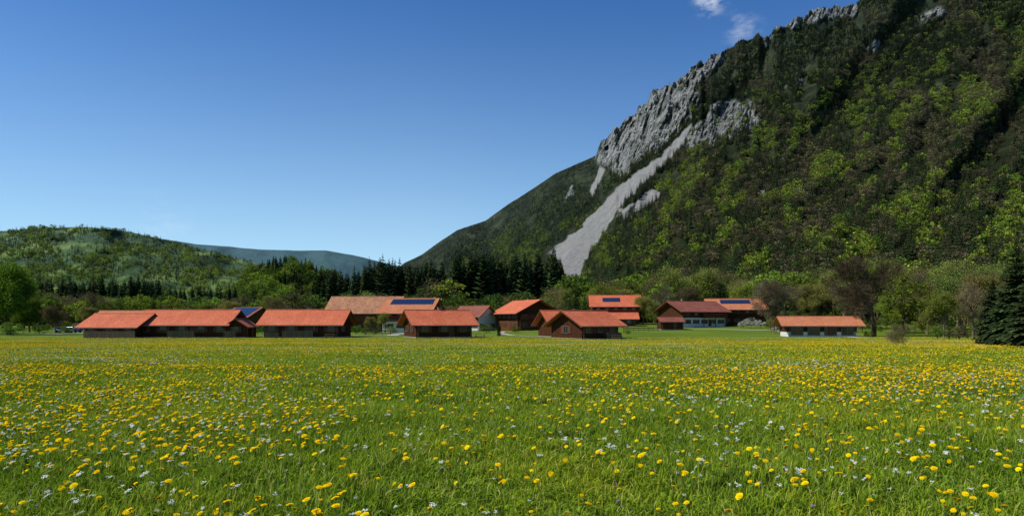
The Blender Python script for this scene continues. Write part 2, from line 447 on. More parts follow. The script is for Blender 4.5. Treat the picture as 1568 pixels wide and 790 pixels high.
def mD(x,y,rock=None):
    t=(FOOT-y)/(FOOT-skyY(x))
    Df=np.interp(x,[540,700,900,1100,1300,1568,2700],[2600,1500,760,400,300,240,240])
    Dr=np.interp(x,[540,700,920,1050,1300,1568,2700],[3700,3500,3000,2650,2600,2500,2400])
    D=Df+(Dr-Df)*t
    env=np.minimum(1,t*5)
    q=(x*1.3+y)/1.64; r_=(-x+y*1.3)/1.64
    q=q+14*(fbm(x/60,y/60,54,2)-.5)
    rid=1-np.abs(2*vnoise(q/75,r_/400,51)-1)
    D=D*(1-.11*(rid-.5)*env)
    D=D*(1+.08*(fbm(q/34,r_/120,52,4)-.5)*env)
    xl=np.interp(y,[190,430],[1060,880]); left=(1-ss(-70,8,x-xl))*(1-ss(400,470,y))
    D=D+220*left*env
    if rock is not None:
        xx=x+.35*y
        a_=fbm(xx/26+3,y/60,61,6); fl=1-np.abs(2*a_-1)
        b_=fbm(xx/7,y/34,64,5); f2=1-np.abs(2*b_-1)
        D=D-rock*D*.050*(fl-.75)-rock*D*.028*(f2-.7)
        D=D-rock*D*.009*(fbm(x/3.5,y/4.5,62,3)-.5)*2
    return D
def blur(a,k=1):
    for _ in range(k):
        b=a.copy(); b[1:-1,1:-1]=(a[1:-1,1:-1]*2+a[:-2,1:-1]+a[2:,1:-1]+a[1:-1,:-2]+a[1:-1,2:])/6; a=b
    return a
def mountain():
    xs=np.concatenate([np.arange(540,860,4),np.arange(860,1330,1.4),np.arange(1330,1620,3),np.arange(1620,2700,15)])
    T=np.linspace(0,1,300); nb=5
    X,TT=np.meshgrid(xs,T); YS=skyY(X); Y=FOOT+(YS-FOOT)*TT
    rock,scr=masks(X,Y); rk=blur(rock.astype(float),1); sc=blur(scr.astype(float),1)
    D=mD(X,Y,np.where(scr,0,blur(rk,2)))
    WX=(X-CX)/F*D; WZ=CZ+(HY-Y)/F*D; WY=D
    bx=[];by=[];bz=[]
    for k in range(1,nb+1):
        f=1+.05*k**1.3
        bx.append(WX[-1]*f);by.append(WY[-1]*f);bz.append(WZ[-1]*(1-.2*k)-5)
    WX=np.vstack([WX]+[b[None] for b in bx]);WY=np.vstack([WY]+[b[None] for b in by]);WZ=np.vstack([WZ]+[b[None] for b in bz])
    rk=np.vstack([rk]+[rk[-1:]]*nb); sc=np.vstack([sc]+[sc[-1:]*0]*nb)
    V=np.stack([WX,WY,WZ],-1).reshape(-1,3); ny,nx=WX.shape
    i=np.arange(nx*ny).reshape(ny,nx)
    Fc=np.stack([i[:-1,:-1],i[:-1,1:],i[1:,1:],i[1:,:-1]],-1).reshape(-1,4)
    me=mkmesh('mountain',V,Fc,[M_mtn],smooth=(rk[:-1,:-1]<.5).ravel())
    for nm,a in (('rock',rk),('scree',sc)):
        at=me.attributes.new(nm,'FLOAT','POINT'); at.data.foreach_set('value',a.ravel().astype(np.float32))
    link(bpy.data.objects.new('mountain',me))
mountain()

def simple_hill(name,pts,Df,Dr,foot,mat,x0,x1,step,rows,amp=.04,seed=0,sn=4):
    SXx=[a for a,b in pts];SYy=[b for a,b in pts]
    def sk(x): return np.interp(x,SXx,SYy)+sn*(fbm(x/50,x*0+seed,seed,4)-.5)
    def DD(x,y):
        t=(foot-y)/(foot-sk(x)); D=Df+(Dr-Df)*t
        return D*(1+amp*(fbm(x/40,y/25,seed+5,4)-.5)*2*np.minimum(1,t*4))
    xs=np.arange(x0,x1,step); T=np.linspace(0,1,rows); X,TT=np.meshgrid(xs,T); Y=foot+(sk(X)-foot)*TT; D=DD(X,Y)
    WX=(X-CX)/F*D; WZ=CZ+(HY-Y)/F*D; WY=D
    a=[WX];b=[WY];c=[WZ]
    for k in range(1,5):
        f=1+.06*k; a.append(WX[-1:]*f);b.append(WY[-1:]*f);c.append(WZ[-1:]*(1-.24*k)-3)
    WX=np.vstack(a);WY=np.vstack(b);WZ=np.vstack(c)
    V=np.stack([WX,WY,WZ],-1).reshape(-1,3); ny,nx=WX.shape; i=np.arange(nx*ny).reshape(ny,nx)
    Fc=np.stack([i[:-1,:-1],i[:-1,1:],i[1:,1:],i[1:,:-1]],-1).reshape(-1,4)
    link(bpy.data.objects.new(name,mkmesh(name,V,Fc,[mat],smooth=True)))
    return sk,DD
skA,dA=simple_hill('wooded_hill',[(-500,420),(-200,372),(0,353),(80,349),(140,347),(190,353),(250,366),(300,378),(340,389),(380,400),(420,412),(480,435),(540,470)],900,2600,492,M_hillA,-500,540,5,70,.07,3)
skB,dB=simple_hill('distant_ridge',[(-300,380),(100,362),(200,357),(240,364),(300,374),(350,377),(400,382),(450,384),(500,383),(540,390),(600,405),(700,432),(800,470)],4500,7500,492,M_hillB,-300,800,6,30,.03,8,3)
skK,dK=simple_hill('wooded_knoll',[(345,480),(365,450),(388,428),(415,416),(445,414),(475,420),(510,440),(560,470)],380,540,494,M_knoll,345,560,6,30,.04,9)

# ------------------------------------------------------------------ tree sources
BR=(.25,.32,.034); BR2=(.18,.25,.032); MG=(.09,.14,.026); OL=(.14,.12,.06)
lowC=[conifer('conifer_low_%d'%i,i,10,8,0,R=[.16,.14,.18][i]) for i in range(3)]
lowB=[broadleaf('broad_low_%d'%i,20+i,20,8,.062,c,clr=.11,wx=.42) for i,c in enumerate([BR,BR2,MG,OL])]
midC=[conifer('conifer_mid_%d'%i,40+i,26,12,0,R=[.17,.19,.15][i]) for i in range(3)]
BR=(.20,.275,.03); BR2=(.15,.22,.028); MG=(.085,.135,.024); OL=(.12,.105,.05)
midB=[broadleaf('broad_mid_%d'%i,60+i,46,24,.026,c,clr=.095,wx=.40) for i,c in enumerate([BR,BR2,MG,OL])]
leafing=[skeleton_tree('leafing_%d'%i,80+i,1.0,3,6,c,.010,trunk=.020,bark=M_barkl,lr=.03,spread=.95,thin=1.3) for i,c in enumerate([(.21,.195,.06),(.20,.26,.05),(.16,.13,.06)])]
MT=src_coll('mountain_trees',lowC+lowB)          # 0-2 conifer 3,4 bright 5 mid 6 olive
VT=src_coll('valley_trees',midC+midB+leafing)    # 0-2, 3-6, 7-9

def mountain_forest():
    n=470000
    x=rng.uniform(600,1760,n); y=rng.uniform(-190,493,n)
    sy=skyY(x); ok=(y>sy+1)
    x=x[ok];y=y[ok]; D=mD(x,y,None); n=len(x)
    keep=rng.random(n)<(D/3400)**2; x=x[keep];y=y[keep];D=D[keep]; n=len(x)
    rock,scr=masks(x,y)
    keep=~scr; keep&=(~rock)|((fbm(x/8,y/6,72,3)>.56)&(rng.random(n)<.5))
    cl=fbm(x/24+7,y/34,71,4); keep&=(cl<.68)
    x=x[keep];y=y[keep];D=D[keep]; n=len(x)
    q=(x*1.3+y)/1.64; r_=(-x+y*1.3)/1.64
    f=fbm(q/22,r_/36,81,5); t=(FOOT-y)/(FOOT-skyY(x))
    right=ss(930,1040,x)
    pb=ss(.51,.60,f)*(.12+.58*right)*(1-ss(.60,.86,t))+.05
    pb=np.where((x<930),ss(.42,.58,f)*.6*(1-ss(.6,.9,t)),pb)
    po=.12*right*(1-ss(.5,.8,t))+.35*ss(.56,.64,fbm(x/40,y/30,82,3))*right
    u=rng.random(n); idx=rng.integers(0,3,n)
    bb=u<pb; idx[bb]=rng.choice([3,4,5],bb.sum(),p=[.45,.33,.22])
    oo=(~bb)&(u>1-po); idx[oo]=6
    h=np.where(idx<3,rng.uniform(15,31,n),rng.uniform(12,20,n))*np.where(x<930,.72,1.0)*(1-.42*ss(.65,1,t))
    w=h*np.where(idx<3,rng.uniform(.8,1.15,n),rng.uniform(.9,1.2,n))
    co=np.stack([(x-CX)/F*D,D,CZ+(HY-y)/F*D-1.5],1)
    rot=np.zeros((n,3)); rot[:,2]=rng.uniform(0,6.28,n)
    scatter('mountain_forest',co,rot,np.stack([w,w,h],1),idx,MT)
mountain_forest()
def hill_forest(name,x0,x1,sk,DD,n,dmax,pbright,h0,h1,foot=485,coll=None,thr=.5,types=(3,4,5)):
    x=rng.uniform(x0,x1,n); y=rng.uniform(330,foot,n); ok=y>sk(x)+.5; x=x[ok];y=y[ok]
    D=DD(x,y); f=fbm(x/35,y/12,91,4)
    keep=(rng.random(len(x))<(D/dmax)**2)&((f<thr)|(rng.random(len(x))<.12)); x=x[keep];y=y[keep];D=D[keep];n=len(x)
    u=rng.random(n)<pbright*(.1+1.8*ss(.4,.6,fbm(x/18,y/10,95,3))); idx=rng.integers(0,3,n); idx[u]=rng.choice(types,u.sum())
    h=rng.uniform(h0,h1,n)
    co=np.stack([(x-CX)/F*D,D,CZ+(HY-y)/F*D-1],1); rot=np.zeros((n,3)); rot[:,2]=rng.uniform(0,6.28,n)
    w=h*rng.uniform(.85,1.2,n); scatter(name,co,rot,np.stack([w,w,h],1),idx,coll)
hill_forest('hill_forest',-120,470,skA,dA,22000,2700,.42,10,19,coll=MT,thr=.58)
hill_forest('knoll_woodland',352,545,skK,dK,1500,540,.5,10,18,coll=VT,thr=.9,types=(3,4,4,5))

# valley woods (real positions: bearing, distance)
def woods(name,specs):
    co=[];sc=[];idx=[]
    for (x0,x1,d0,d1,n,h0,h1,types) in specs:
        x=rng.uniform(x0,x1,n); d=rng.uniform(d0,d1,n); h=rng.uniform(h0,h1,n)
        X=(x-CX)/F*d; Z=G(X,d)-.2
        i=rng.choice(types,n); w=h*rng.uniform(.85,1.2,n)
        co.append(np.stack([X,d,Z],1)); sc.append(np.stack([w,w,h],1)); idx.append(i)
    co=np.vstack(co);sc=np.vstack(sc);idx=np.concatenate(idx); rot=np.zeros(co.shape); rot[:,2]=rng.uniform(0,6.28,len(co))
    scatter(name,co,rot,sc,idx,VT)
woods('conifer_belt',[
 (-150,60,380,460,60,20,28,[0,1,2]),(60,250,340,420,130,20,28,[0,1,2]),(250,370,350,420,70,17,24,[0,1,2]),
 (484,560,275,330,70,20,27,[0,1,2]),(555,680,275,330,140,23,31,[0,1,2]),(694,862,270,330,190,24,33,[0,1,2]),
 (640,720,300,340,20,18,24,[0,1,2,3]),(880,1000,290,330,22,14,22,[0,1,2]),(1000,1560,300,360,60,16,24,[0,1,2])])
woods('valley_woodland',[
 (-150,60,200,300,60,9,15,[3,4,5,8]),(60,480,235,320,140,7,14,[3,4,5,3,6,8,7,9]),(200,480,320,420,80,10,17,[3,4,5,0,1]),
 (480,870,225,262,75,7,14,[5,6,7,8,4,3]),(640,700,255,290,14,14,20,[3,4,6,7]),
 (870,1000,245,300,55,12,21,[3,4,5,8,6]),(1000,1300,240,330,140,13,21,[7,8,9,7,3,8,4]),(1300,1700,215,300,150,13,21,[7,9,8,8,3,4]),
 (1380,1800,140,215,55,8,15,[7,9,8,3,7])])
woods('undergrowth',[
 (60,480,215,250,80,2,4,[3,4,5,6]),(480,900,205,240,80,2,4,[3,4,5,6]),(990,1300,225,250,70,2.5,5,[3,4,5,6]),(1180,1700,150,205,110,1.8,4,[3,5,6,7]),
 (1430,1800,95,130,60,1.2,2.6,[4,5,6])])

# ------------------------------------------------------------------ individual trees
hiC=[conifer('spruce_hi_%d'%i,130+i,28,12,3,R=[.17,.22][i]) for i in range(2)]
darkC=conifer('spruce_dark',140,36,16,4,R=.30,c0=(.012,.020,.008),c1=(.036,.055,.018))
big_bl=skeleton_tree('lime_crown',201,1.0,4,9,(.16,.235,.025),.012,trunk=.03,lr=.035,low=.12,spread=1.1)
bareT=[skeleton_tree('bare_crown_%d'%i,210+i,1.0,5,0,trunk=.026,low=[.3,.22,.26][i],spread=1.0,bark=[M_bark,M_barkl][i],thin=.9) for i in range(2)]
bareT.append(skeleton_tree('bare_crown_2',214,1.0,4,0,trunk=.022,low=.2,spread=1.0,bark=M_barkl,thin=1.2))
budT=[skeleton_tree('budding_crown_%d'%i,220+i,1.0,4,3,c,.010,trunk=.020,low=.25,lr=.025,bark=M_barkl) for i,c in enumerate([(.21,.20,.045),(.23,.29,.04),(.17,.14,.06)])]
P=lambda me,nm,px,d,h,wf=1.0,rot=None: place(me,nm,W(px,d),d,h*wf,rot,h)
P(big_bl,'lime_tree',14,150,15.5,1.05); P(big_bl,'lime_tree',-60,160,15,1.1); 
P(big_bl,'lime_tree',45,185,9,1.0)
for px,d,h in ((235,215,12),(246,222,10),(882,185,12.5),(872,190,9),(895,196,10),(764,140,3.3),(262,218,9),(1560,230,22),(185,212,8)):
    P(hiC[random.randint(0,1)],'spruce_tree',px,d,h,1.15)
P(darkC,'spruce_tree',1556,62,10.0,.9); P(darkC,'spruce_tree',1600,66,11.5); P(darkC,'spruce_tree',1520,74,7.5,1.0); P(darkC,'spruce_tree',1585,55,7,1.2); P(darkC,'spruce_tree',1650,60,12)
P(bareT[0],'bare_ash_tree',1338,135,17,1.05,.5)
P(bareT[1],'bare_ash_tree',1208,175,14.5,1.1); P(bareT[2],'bare_ash_tree',1385,170,15); P(bareT[1],'bare_ash_tree',1290,190,15,1,2.0); P(bareT[0],'bare_ash_tree',1175,200,13,1,4.)
P(bareT[2],'bare_ash_tree',1010,225,13); P(bareT[2],'bare_ash_tree',1490,120,10)
for px,d,h,k in ((1445,115,8,1),(1420,150,11,0),(1500,130,12,0),(1540,110,9,2),(1250,200,13,0),(1370,160,9,1),(1470,150,12,2),(1130,230,13,1),(1060,235,13,2),(985,215,9,0),(930,228,13,1),(915,232,12,1),(945,235,12,0),(565,165,4,0),(590,168,5,1),(672,205,8,2),(700,215,8,0),(85,170,7,2),(310,200,8,1),(350,205,9,0),(130,190,7,0)):
    P(budT[k],'budding_tree',px,d,h,1.1)
shrub=skeleton_tree('shrub_crown',230,1.0,4,1,(.20,.17,.07),.012,trunk=.012,low=.05,spread=1.25,lr=.03,bark=M_barkl)
P(shrub,'bare_shrub',1383,72,2.4,1.1); P(shrub,'bare_shrub',1375,73,1.8,1.2)
bush=broadleaf('bush_crown',240,40,40,.035,(.11,.18,.025),wx=.6,z0=.05,clr=.16)
bush2=broadleaf('blossom_crown',241,40,40,.03,(.55,.55,.45),wx=.6,z0=.05,clr=.16,colv=.4)
for px,d,h in ((560,150,1.6),(575,148,1.3),(598,150,2.0),(745,170,2.4),(690,175,2),(790,165,1.8),(545,155,2.2),(300,150,1.5),(395,150,2.2),(960,150,1.3),(1180,185,2),(1225,170,2.2),(1330,128,1.2),(60,160,2.5),(20,140,3),(100,165,2),(-30,135,3)):
    P(bush,'garden_bush',px,d,h,1.2)
for px,d,h in ((1150,190,3.0),(1165,193,2.2),(1138,192,2.0),(120,175,2.5)): P(bush2,'blossoming_shrub',px,d,h,1.1)

# ------------------------------------------------------------------ buildings
class Part:
    def __init__(s): s.v=[];s.f=[]
    def box(s,x0,x1,y0,y1,z0,z1):
        b=len(s.v); s.v+=[(x0,y0,z0),(x1,y0,z0),(x1,y1,z0),(x0,y1,z0),(x0,y0,z1),(x1,y0,z1),(x1,y1,z1),(x0,y1,z1)]
        s.f+=[(b,b+3,b+2,b+1),(b+4,b+5,b+6,b+7),(b,b+1,b+5,b+4),(b+1,b+2,b+6,b+5),(b+2,b+3,b+7,b+6),(b+3,b,b+4,b+7)]
    def ext(s,poly,x0,x1): # polygon in (y,z) extruded on x
        b=len(s.v); n=len(poly); s.v+=[(x0,y,z) for y,z in poly]+[(x1,y,z) for y,z in poly]
        s.f.append(tuple(b+i for i in range(n))[::-1]); s.f.append(tuple(b+n+i for i in range(n)))
        for i in range(n):
            j=(i+1)%n; s.f.append((b+i,b+j,b+n+j,b+n+i))
    def make(s,name,mat,parent):
        if not s.v: return
        o=bpy.data.objects.new(name,mkmesh(name,s.v,s.f,[mat])); link(o,parent)
def house(name,X,Y,rot,Ln,Wd,eave,ridge,oh=1.0,ohg=1.1,upper=None,lower=None,split=0,roof=None,win_f=(),win_g=(),balc=(),chim=(),solar=None,shut=True,zoff=0,door=True,base=None):
    e=bpy.data.objects.new(name,None); e.empty_display_size=1
    e.location=(X,Y,g1(X,Y)+zoff); e.rotation_euler=(0,0,math.radians(rot)); link(e)
    upper=upper or M_wood; lower=lower or upper; roof=roof or M_tile
    hw=Wd/2; hl=Ln/2; sl=(ridge-eave)/hw
    wt=Part(); 
    if split>0:
        lo=Part(); lo.box(-hl,hl,-hw,hw,-1.2,split); lo.make('lower_walls',lower,e)
        k=.06; wt.ext([(-hw-k,split),(hw+k,split),(hw+k,eave-.02),(0,ridge-.02),(-hw-k,eave-.02)],-hl-k,hl+k)
    else:
        wt.ext([(-hw,-.8),(hw,-.8),(hw,eave),(0,ridge),(-hw,eave)],-hl,hl)
        pl=Part(); pl.box(-hl-.04,hl+.04,-hw-.04,hw+.04,-1.2,.18); pl.make('plinth',M_conc,e)
    wt.make('walls',upper,e)
    th=.16; yo=hw+oh; zo=eave-oh*sl+.02; zr=ridge+.02
    for sg,nm in ((-1,'roof_front'),(1,'roof_back')):
        r=Part(); r.ext([(0,zr),(sg*yo,zo),(sg*yo,zo+th),(0,zr+th)],-hl-ohg,hl+ohg); r.make(nm,roof,e)
    # ridge caps, fascia, gutters, rafters
    rc=Part(); rc.ext([(-.16,zr+th-.03),(.16,zr+th-.03),(.09,zr+th+.10),(-.09,zr+th+.10)],-hl-ohg-.02,hl+ohg+.02); rc.make('ridge_tiles',roof,e)
    fa=Part()
    for xg in (-hl-ohg-.05,hl+ohg+.002):
        for sg in (-1,1): fa.ext([(0,zr-.12),(sg*(yo+.02),zo-.12),(sg*(yo+.02),zo+th-.04),(0,zr+th-.04)],xg,xg+.048)
    n=int(Ln/1.2)
    for i in range(n+1):
        xx=-hl+Ln*i/n
        for sg in (-1,1): fa.ext([(sg*(hw+.03),eave-.15),(sg*(yo-.06),zo-.14),(sg*(yo-.06),zo-.015),(sg*(hw+.03),eave-.03-.03*sl)],xx-.06,xx+.06)
    fa.make('bargeboards_and_rafters',M_wood2,e)
    gt=Part()
    for sg in (-1,1): gt.box(-hl-ohg,hl+ohg,sg*(yo+.075)-.065,sg*(yo+.075)+.065,zo-.02,zo+.09)
    for sg in (-1,1):
        for xx in (-hl+.3,hl-.3): gt.box(xx-.04,xx+.04,sg*(hw+.13)-.04,sg*(hw+.13)+.04,0,zo)
    gt.make('gutters',M_metal,e)
    fr=Part();gl=Part();sh=Part()
    def win(face,p,z,w,h):
        # face: 'f'(-y) 'b' '+x' '-x'
        def bx(P_,a0,a1,z0,z1,o0,o1):
            if face=='f': P_.box(a0,a1,-hw-o1,-hw-o0,z0,z1)
            elif face=='b': P_.box(a0,a1,hw+o0,hw+o1,z0,z1)
            elif face=='r': P_.box(hl+o0,hl+o1,a0,a1,z0,z1)
            else: P_.box(-hl-o1,-hl-o0,a0,a1,z0,z1)
        t=.07
        bx(fr,p-w/2,p-w/2+t,z,z+h,.0,.14); bx(fr,p+w/2-t,p+w/2,z,z+h,.0,.14)
        bx(fr,p-w/2+t,p+w/2-t,z,z+t,.0,.135); bx(fr,p-w/2+t,p+w/2-t,z+h-t,z+h,.0,.135); bx(fr,p-.03,p+.03,z+t,z+h-t,.0,.125)
        bx(gl,p-w/2+t,p-.03,z+t,z+h-t,.0,.09); bx(gl,p+.03,p+w/2-t,z+t,z+h-t,.0,.09)
        if shut and w<1.8:
            bx(sh,p-w/2-w*.5,p-w/2-.02,z,z+h,.0,.11); bx(sh,p+w/2+.02,p+w/2+w*.5,z,z+h,.0,.11)
    for face,p,z,w,h in list(win_f)+list(win_g): win(face,p,z,w,h)
    fr.make('window_frames',M_frame,e); gl.make('window_panes',M_glass,e); sh.make('shutters',M_shut,e)
    if door:
        dp=Part(); dp.box(-.5+hl*.25,.5+hl*.25,-hw-.10,-hw,.25,2.2); dp.make('door',M_shut,e)
    bp=Part();fw=Part()
    for face,z,a0,a1 in balc:
        dpt=1.1
        def bb(P_,a0_,a1_,o0,o1,z0,z1):
            if face=='f': P_.box(a0_,a1_,-hw-o1,-hw-o0,z0,z1)
            elif face=='r': P_.box(hl+o0,hl+o1,a0_,a1_,z0,z1)
            else: P_.box(-hl-o1,-hl-o0,a0_,a1_,z0,z1)
        bb(bp,a0,a1,.07,dpt,z-.15,z); bb(bp,a0,a1,dpt-.06,dpt+.02,z+.9,z+1.0)
        k=int((a1-a0)/.22)
        for i in range(k):
            q=a0+(a1-a0)*(i+.5)/k; bb(bp,q-.085,q+.085,dpt-.04,dpt,z,z+.9)
        bb(fw,a0+.3,a1-.3,dpt+.03,dpt+.2,z+.75,z+.92)
        for q in (a0+.05,(a0+a1)/2,a1-.05): bb(bp,q-.07,q+.07,dpt-.22,dpt-.08,z-2.3 if z>3 else 0,z-.16)
    bp.make('balcony',M_wood2,e); fw.make('balcony_flower_boxes',M_fl,e)
    cp=Part();cc=Part()
    for xx,yy,hh in chim:
        zb=ridge-abs(yy)*sl
        cp.box(xx-.35,xx+.35,yy-.3,yy+.3,zb-.4,zb+hh); cc.box(xx-.45,xx+.45,yy-.4,yy+.4,zb+hh+.18,zb+hh+.25)
        for a in (-.3,.3):
            for b in (-.25,.25): cc.box(xx+a-.04,xx+a+.04,yy+b-.04,yy+b+.04,zb+hh,zb+hh+.18)
    cp.make('chimney',M_conc,e); cc.make('chimney_cap',M_metal,e)
    if solar:
        sp=Part();sf=Part()
        for (x0,x1,f0,f1,sg) in solar:
            nx=max(1,int((x1-x0)/1.05)); ny=max(1,int((f1-f0)*yo/1.6))
            for i in range(nx):
                for j in range(ny):
                    xa=x0+(x1-x0)*i/nx+.03; xb=x0+(x1-x0)*(i+1)/nx-.03
                    ya=(f0+(f1-f0)*j/ny)*yo+.03; yb=(f0+(f1-f0)*(j+1)/ny)*yo-.03
                    za=zr+th-ya*sl; zb=zr+th-yb*sl
                    sp.ext([(sg*ya,za+.06),(sg*yb,zb+.06),(sg*yb,zb+.12),(sg*ya,za+.12)],xa,xb)
            ya=f0*yo;yb=f1*yo; sf.ext([(sg*ya,zr+th-ya*sl+.01),(sg*yb,zr+th-yb*sl+.01),(sg*yb,zr+th-yb*sl+.055),(sg*ya,zr+th-ya*sl+.055)],x0-.05,x1+.05)
        sp.make('solar_panels',M_solar,e); sf.make('solar_frame',M_metal,e)
    return e
rowf=lambda a,b,n,z,w=1.1,h=1.1,f='f': [(f,a+(b-a)*i/(n-1),z,w,h) for i in range(n)]
# left long chalet (two roofs) 
d=125
house('timber_chalet',W(284,d),d+3,-2,16.0,8.0,2.7,4.9,oh=1.1,win_f=rowf(-7,7,5,1.0,1.2,1.1),win_g=[('r',-1.5,1,1.2,1.1),('r',1.5,1,1.2,1.1)],chim=((-1,.6,.7),))
house('timber_chalet',W(184,d),d+1.5,-4,9.5,8.5,2.3,4.3,oh=1.2,win_f=rowf(-3.5,3.5,3,.9,1.2,1.1))
house('timber_shed',W(369,d+2),d+2,96,6.5,3.6,2.1,3.3,oh=.5,ohg=.6,roof=M_tile,win_g=[('l',0,1,1,1)])
house('timber_chalet',W(465,d),d+3,-2,13.8,8.0,2.7,4.9,oh=1.1,win_f=rowf(-5.5,5.5,4,1.0,1.3,1.2),win_g=[('r',-1.5,1,1.2,1.1)],chim=((.0,.5,.8),))
d=120
house('timber_chalet',W(667,d),d+3,24,10.2,8,2.6,4.7,oh=1.1,win_f=rowf(-3.5,3.5,3,1.0,1.2,1.1),win_g=[('l',-1.5,1,1.1,1.1),('l',1.5,1,1.1,1.1)],chim=((.5,.3,.7),))
d=114
house('timber_chalet',W(898,d),d+3,34,8.0,8.2,2.6,4.6,oh=1.2,win_f=rowf(-2.6,2.6,3,1.0,1.3,1.2),win_g=[('r',-1.5,.9,1.3,1.3),('r',1.5,.9,1.3,1.3),('l',0,.9,1.3,1.3)],chim=((-1.5,.6,.5),))
house('timber_chalet',W(862,d+14),d+15,20,7.0,7,2.6,4.8,oh=1.0,win_f=rowf(-2,2,2,1.0))
# big farmhouse behind
d=185
house('farm_barn',W(556,d),d+6,-3,18.5,13,5.6,9.6,oh=1.3,roof=M_tile_old,upper=M_wood2,lower=M_wood,split=2.8,win_f=rowf(-7,7,5,1.0,1.2,1.2))
house('farmhouse',W(630,d),d+3,-10,13,12.5,5.6,9.0,oh=1.4,roof=M_tile_rust,upper=M_wood,lower=M_white,split=2.9,win_f=rowf(-4.5,4.5,4,1.1)+rowf(-4.5,4.5,4,3.7),win_g=rowf(-4,4,3,1.1,f='r')+rowf(-4,4,3,3.7,f='r'),balc=(('f',3.3,-6,6),),chim=((1,1,.9),),solar=[(-5.5,6.5,.08,.42,-1),(-5.5,6.5,.08,.8,1)])
d=200
house('white_house',W(727,d),d+2,-35,9,8,4.6,7.2,oh=1,roof=M_tile_dark,upper=M_white,win_f=rowf(-3,3,3,1.0)+rowf(-3,3,3,3.0,1,.9),win_g=rowf(-2.4,2.4,2,1.0,f='l')+rowf(-2.4,2.4,2,3.2,1,1,f='l')+rowf(-2.4,2.4,2,1.0,f='r'),chim=((0,.5,.7),))
d=192
house('alpine_farmhouse',W(806,d),d+5,-62,13,12.5,5.2,8.3,oh=1.5,ohg=1.8,roof=M_tile,upper=M_wood,lower=M_wood2,split=2.6,win_f=rowf(-4.5,4.5,4,1.0)+rowf(-4.5,4.5,4,3.4),win_g=rowf(-4,4,4,.9,f='l')+rowf(-4,4,4,3.3,f='l')+rowf(-4,4,4,.9,f='r')+rowf(-4,4,4,3.3,f='r'),balc=(('l',3.0,-6,6),('r',3.0,-6,6)),chim=((0,.8,.9),))
d=215
house('red_roofed_house',W(944,d),d+4,-4,14.5,10,6.6,9.6,oh=1.3,roof=M_tile,upper=M_wood2,lower=M_wood,split=4.0,win_f=rowf(-5.5,5.5,5,1.2)+rowf(-5.5,5.5,5,4.6,1.1,1.0),win_g=rowf(-3,3,3,1,f='l')+rowf(-3,3,3,4.3,f='l'),balc=(('f',4.2,-6.5,6.5),),solar=[(-4,1.5,.25,.6,-1)],chim=((2,.5,.8),),zoff=-.5)
house('garage',W(948,d-8),d-9,-4,9,5.5,2.5,4.0,oh=.8,roof=M_tile,upper=M_wood2,win_f=rowf(-2.5,2.5,2,.9),zoff=-.2)
d=198
house('alpine_farmhouse',W(1066,d),d+5,24,15.5,11.5,4.8,7.4,oh=1.3,ohg=1.4,roof=M_tile_dark,upper=M_wood,lower=M_white,split=2.7,win_f=rowf(-6,6,5,1.0)+rowf(-6,6,5,3.3,1,.9),win_g=rowf(-4,4,4,.9,f='r')+rowf(-4,4,4,3.2,f='r')+rowf(-4,4,3,1,f='l'),balc=(('r',2.9,-5.5,5.5),('f',2.9,-1,7.5)),chim=((-3,.5,.9),),zoff=-.2)
house('orange_roofed_house',W(1127,d+14),d+16,-8,16,11,5.4,8.2,oh=1.3,roof=M_tile_rust,upper=M_wood2,lower=M_wood,split=3.6,win_f=rowf(-6,6,5,1.1)+rowf(-6,6,5,3.9,1,.9),win_g=rowf(-3.5,3.5,3,1,f='r'),solar=[(-4.5,4.5,.12,.48,-1)],chim=((5.5,.5,.8),),zoff=-.2)
d=130
house('white_stable',W(1262,d),d+3,-10,12.2,7,2.3,3.7,oh=.9,ohg=1.4,roof=M_tile_rust,upper=M_wood,lower=M_white,split=.95,win_f=rowf(-4.5,4.5,4,.3,2.2,1.8),win_g=[('r',-1.5,.9,1.1,1.1),('r',1.5,.9,1.1,1.1)],shut=False)
# far left outbuildings
house('red_roofed_house',W(178,185),188,-5,11,7,3.6,5.8,roof=M_tile_rust,upper=M_wood2,win_f=rowf(-4,4,3,1),zoff=-.2)
house('timber_barn',W(372,190),194,-30,10,8,4.4,6.6,roof=M_tile_dark,upper=M_wood2,win_f=rowf(-3,3,3,1),solar=[(-5,5,.05,.95,-1)])
house('red_roofed_house',W(338,200),204,-5,9,7,4.0,6.3,roof=M_tile_dark,upper=M_white,win_f=rowf(-3,3,3,1))
house('timber_shed',W(1030,180),183,5,6,4,2.2,3.2,oh=.5,ohg=.5,roof=M_tile_dark)

# fences
def fence(px0,px1,d0,d1,h=1.3,gap=.16,solid=True):
    e=bpy.data.objects.new('wooden_fence',None); link(e); p=Part()
    a=Vector((W(px0,d0),d0,0)); b=Vector((W(px1,d1),d1,0)); ln=(b-a).length; ang=math.atan2(b.y-a.y,b.x-a.x)
    z=g1((a.x+b.x)/2,(a.y+b.y)/2); e.location=(a.x,a.y,z); e.rotation_euler=(0,0,ang)
    r=random.Random(px0)
    if solid:
        k=int(ln/gap)
        for i in range(k): p.box(i*gap,i*gap+gap*.82,-.012,.012,.08,h+r.uniform(-.04,.04))
    q=Part()
    for i in range(int(ln/2)+1): q.box(i*2-.06,i*2+.06,.02,.14,-.3,h+.05)
    for zz in ((.35,h-.25) if solid else (.35,.75,h-.1)): p.box(0,ln,.014,.06,zz,zz+.1)
    p.make('boards',M_fence,e); q.make('posts',M_fence,e)
fence(128,208,119,119); fence(256,298,119,120); fence(345,362,119,120); fence(432,480,119,120); fence(405,428,119,119.5,1.0)
fence(930,952,112,116,1.1); fence(560,605,140,145,1.0,.16,False); fence(955,1010,165,175,1.0,.16,False); fence(1180,1215,165,150,1.0,.16,False)

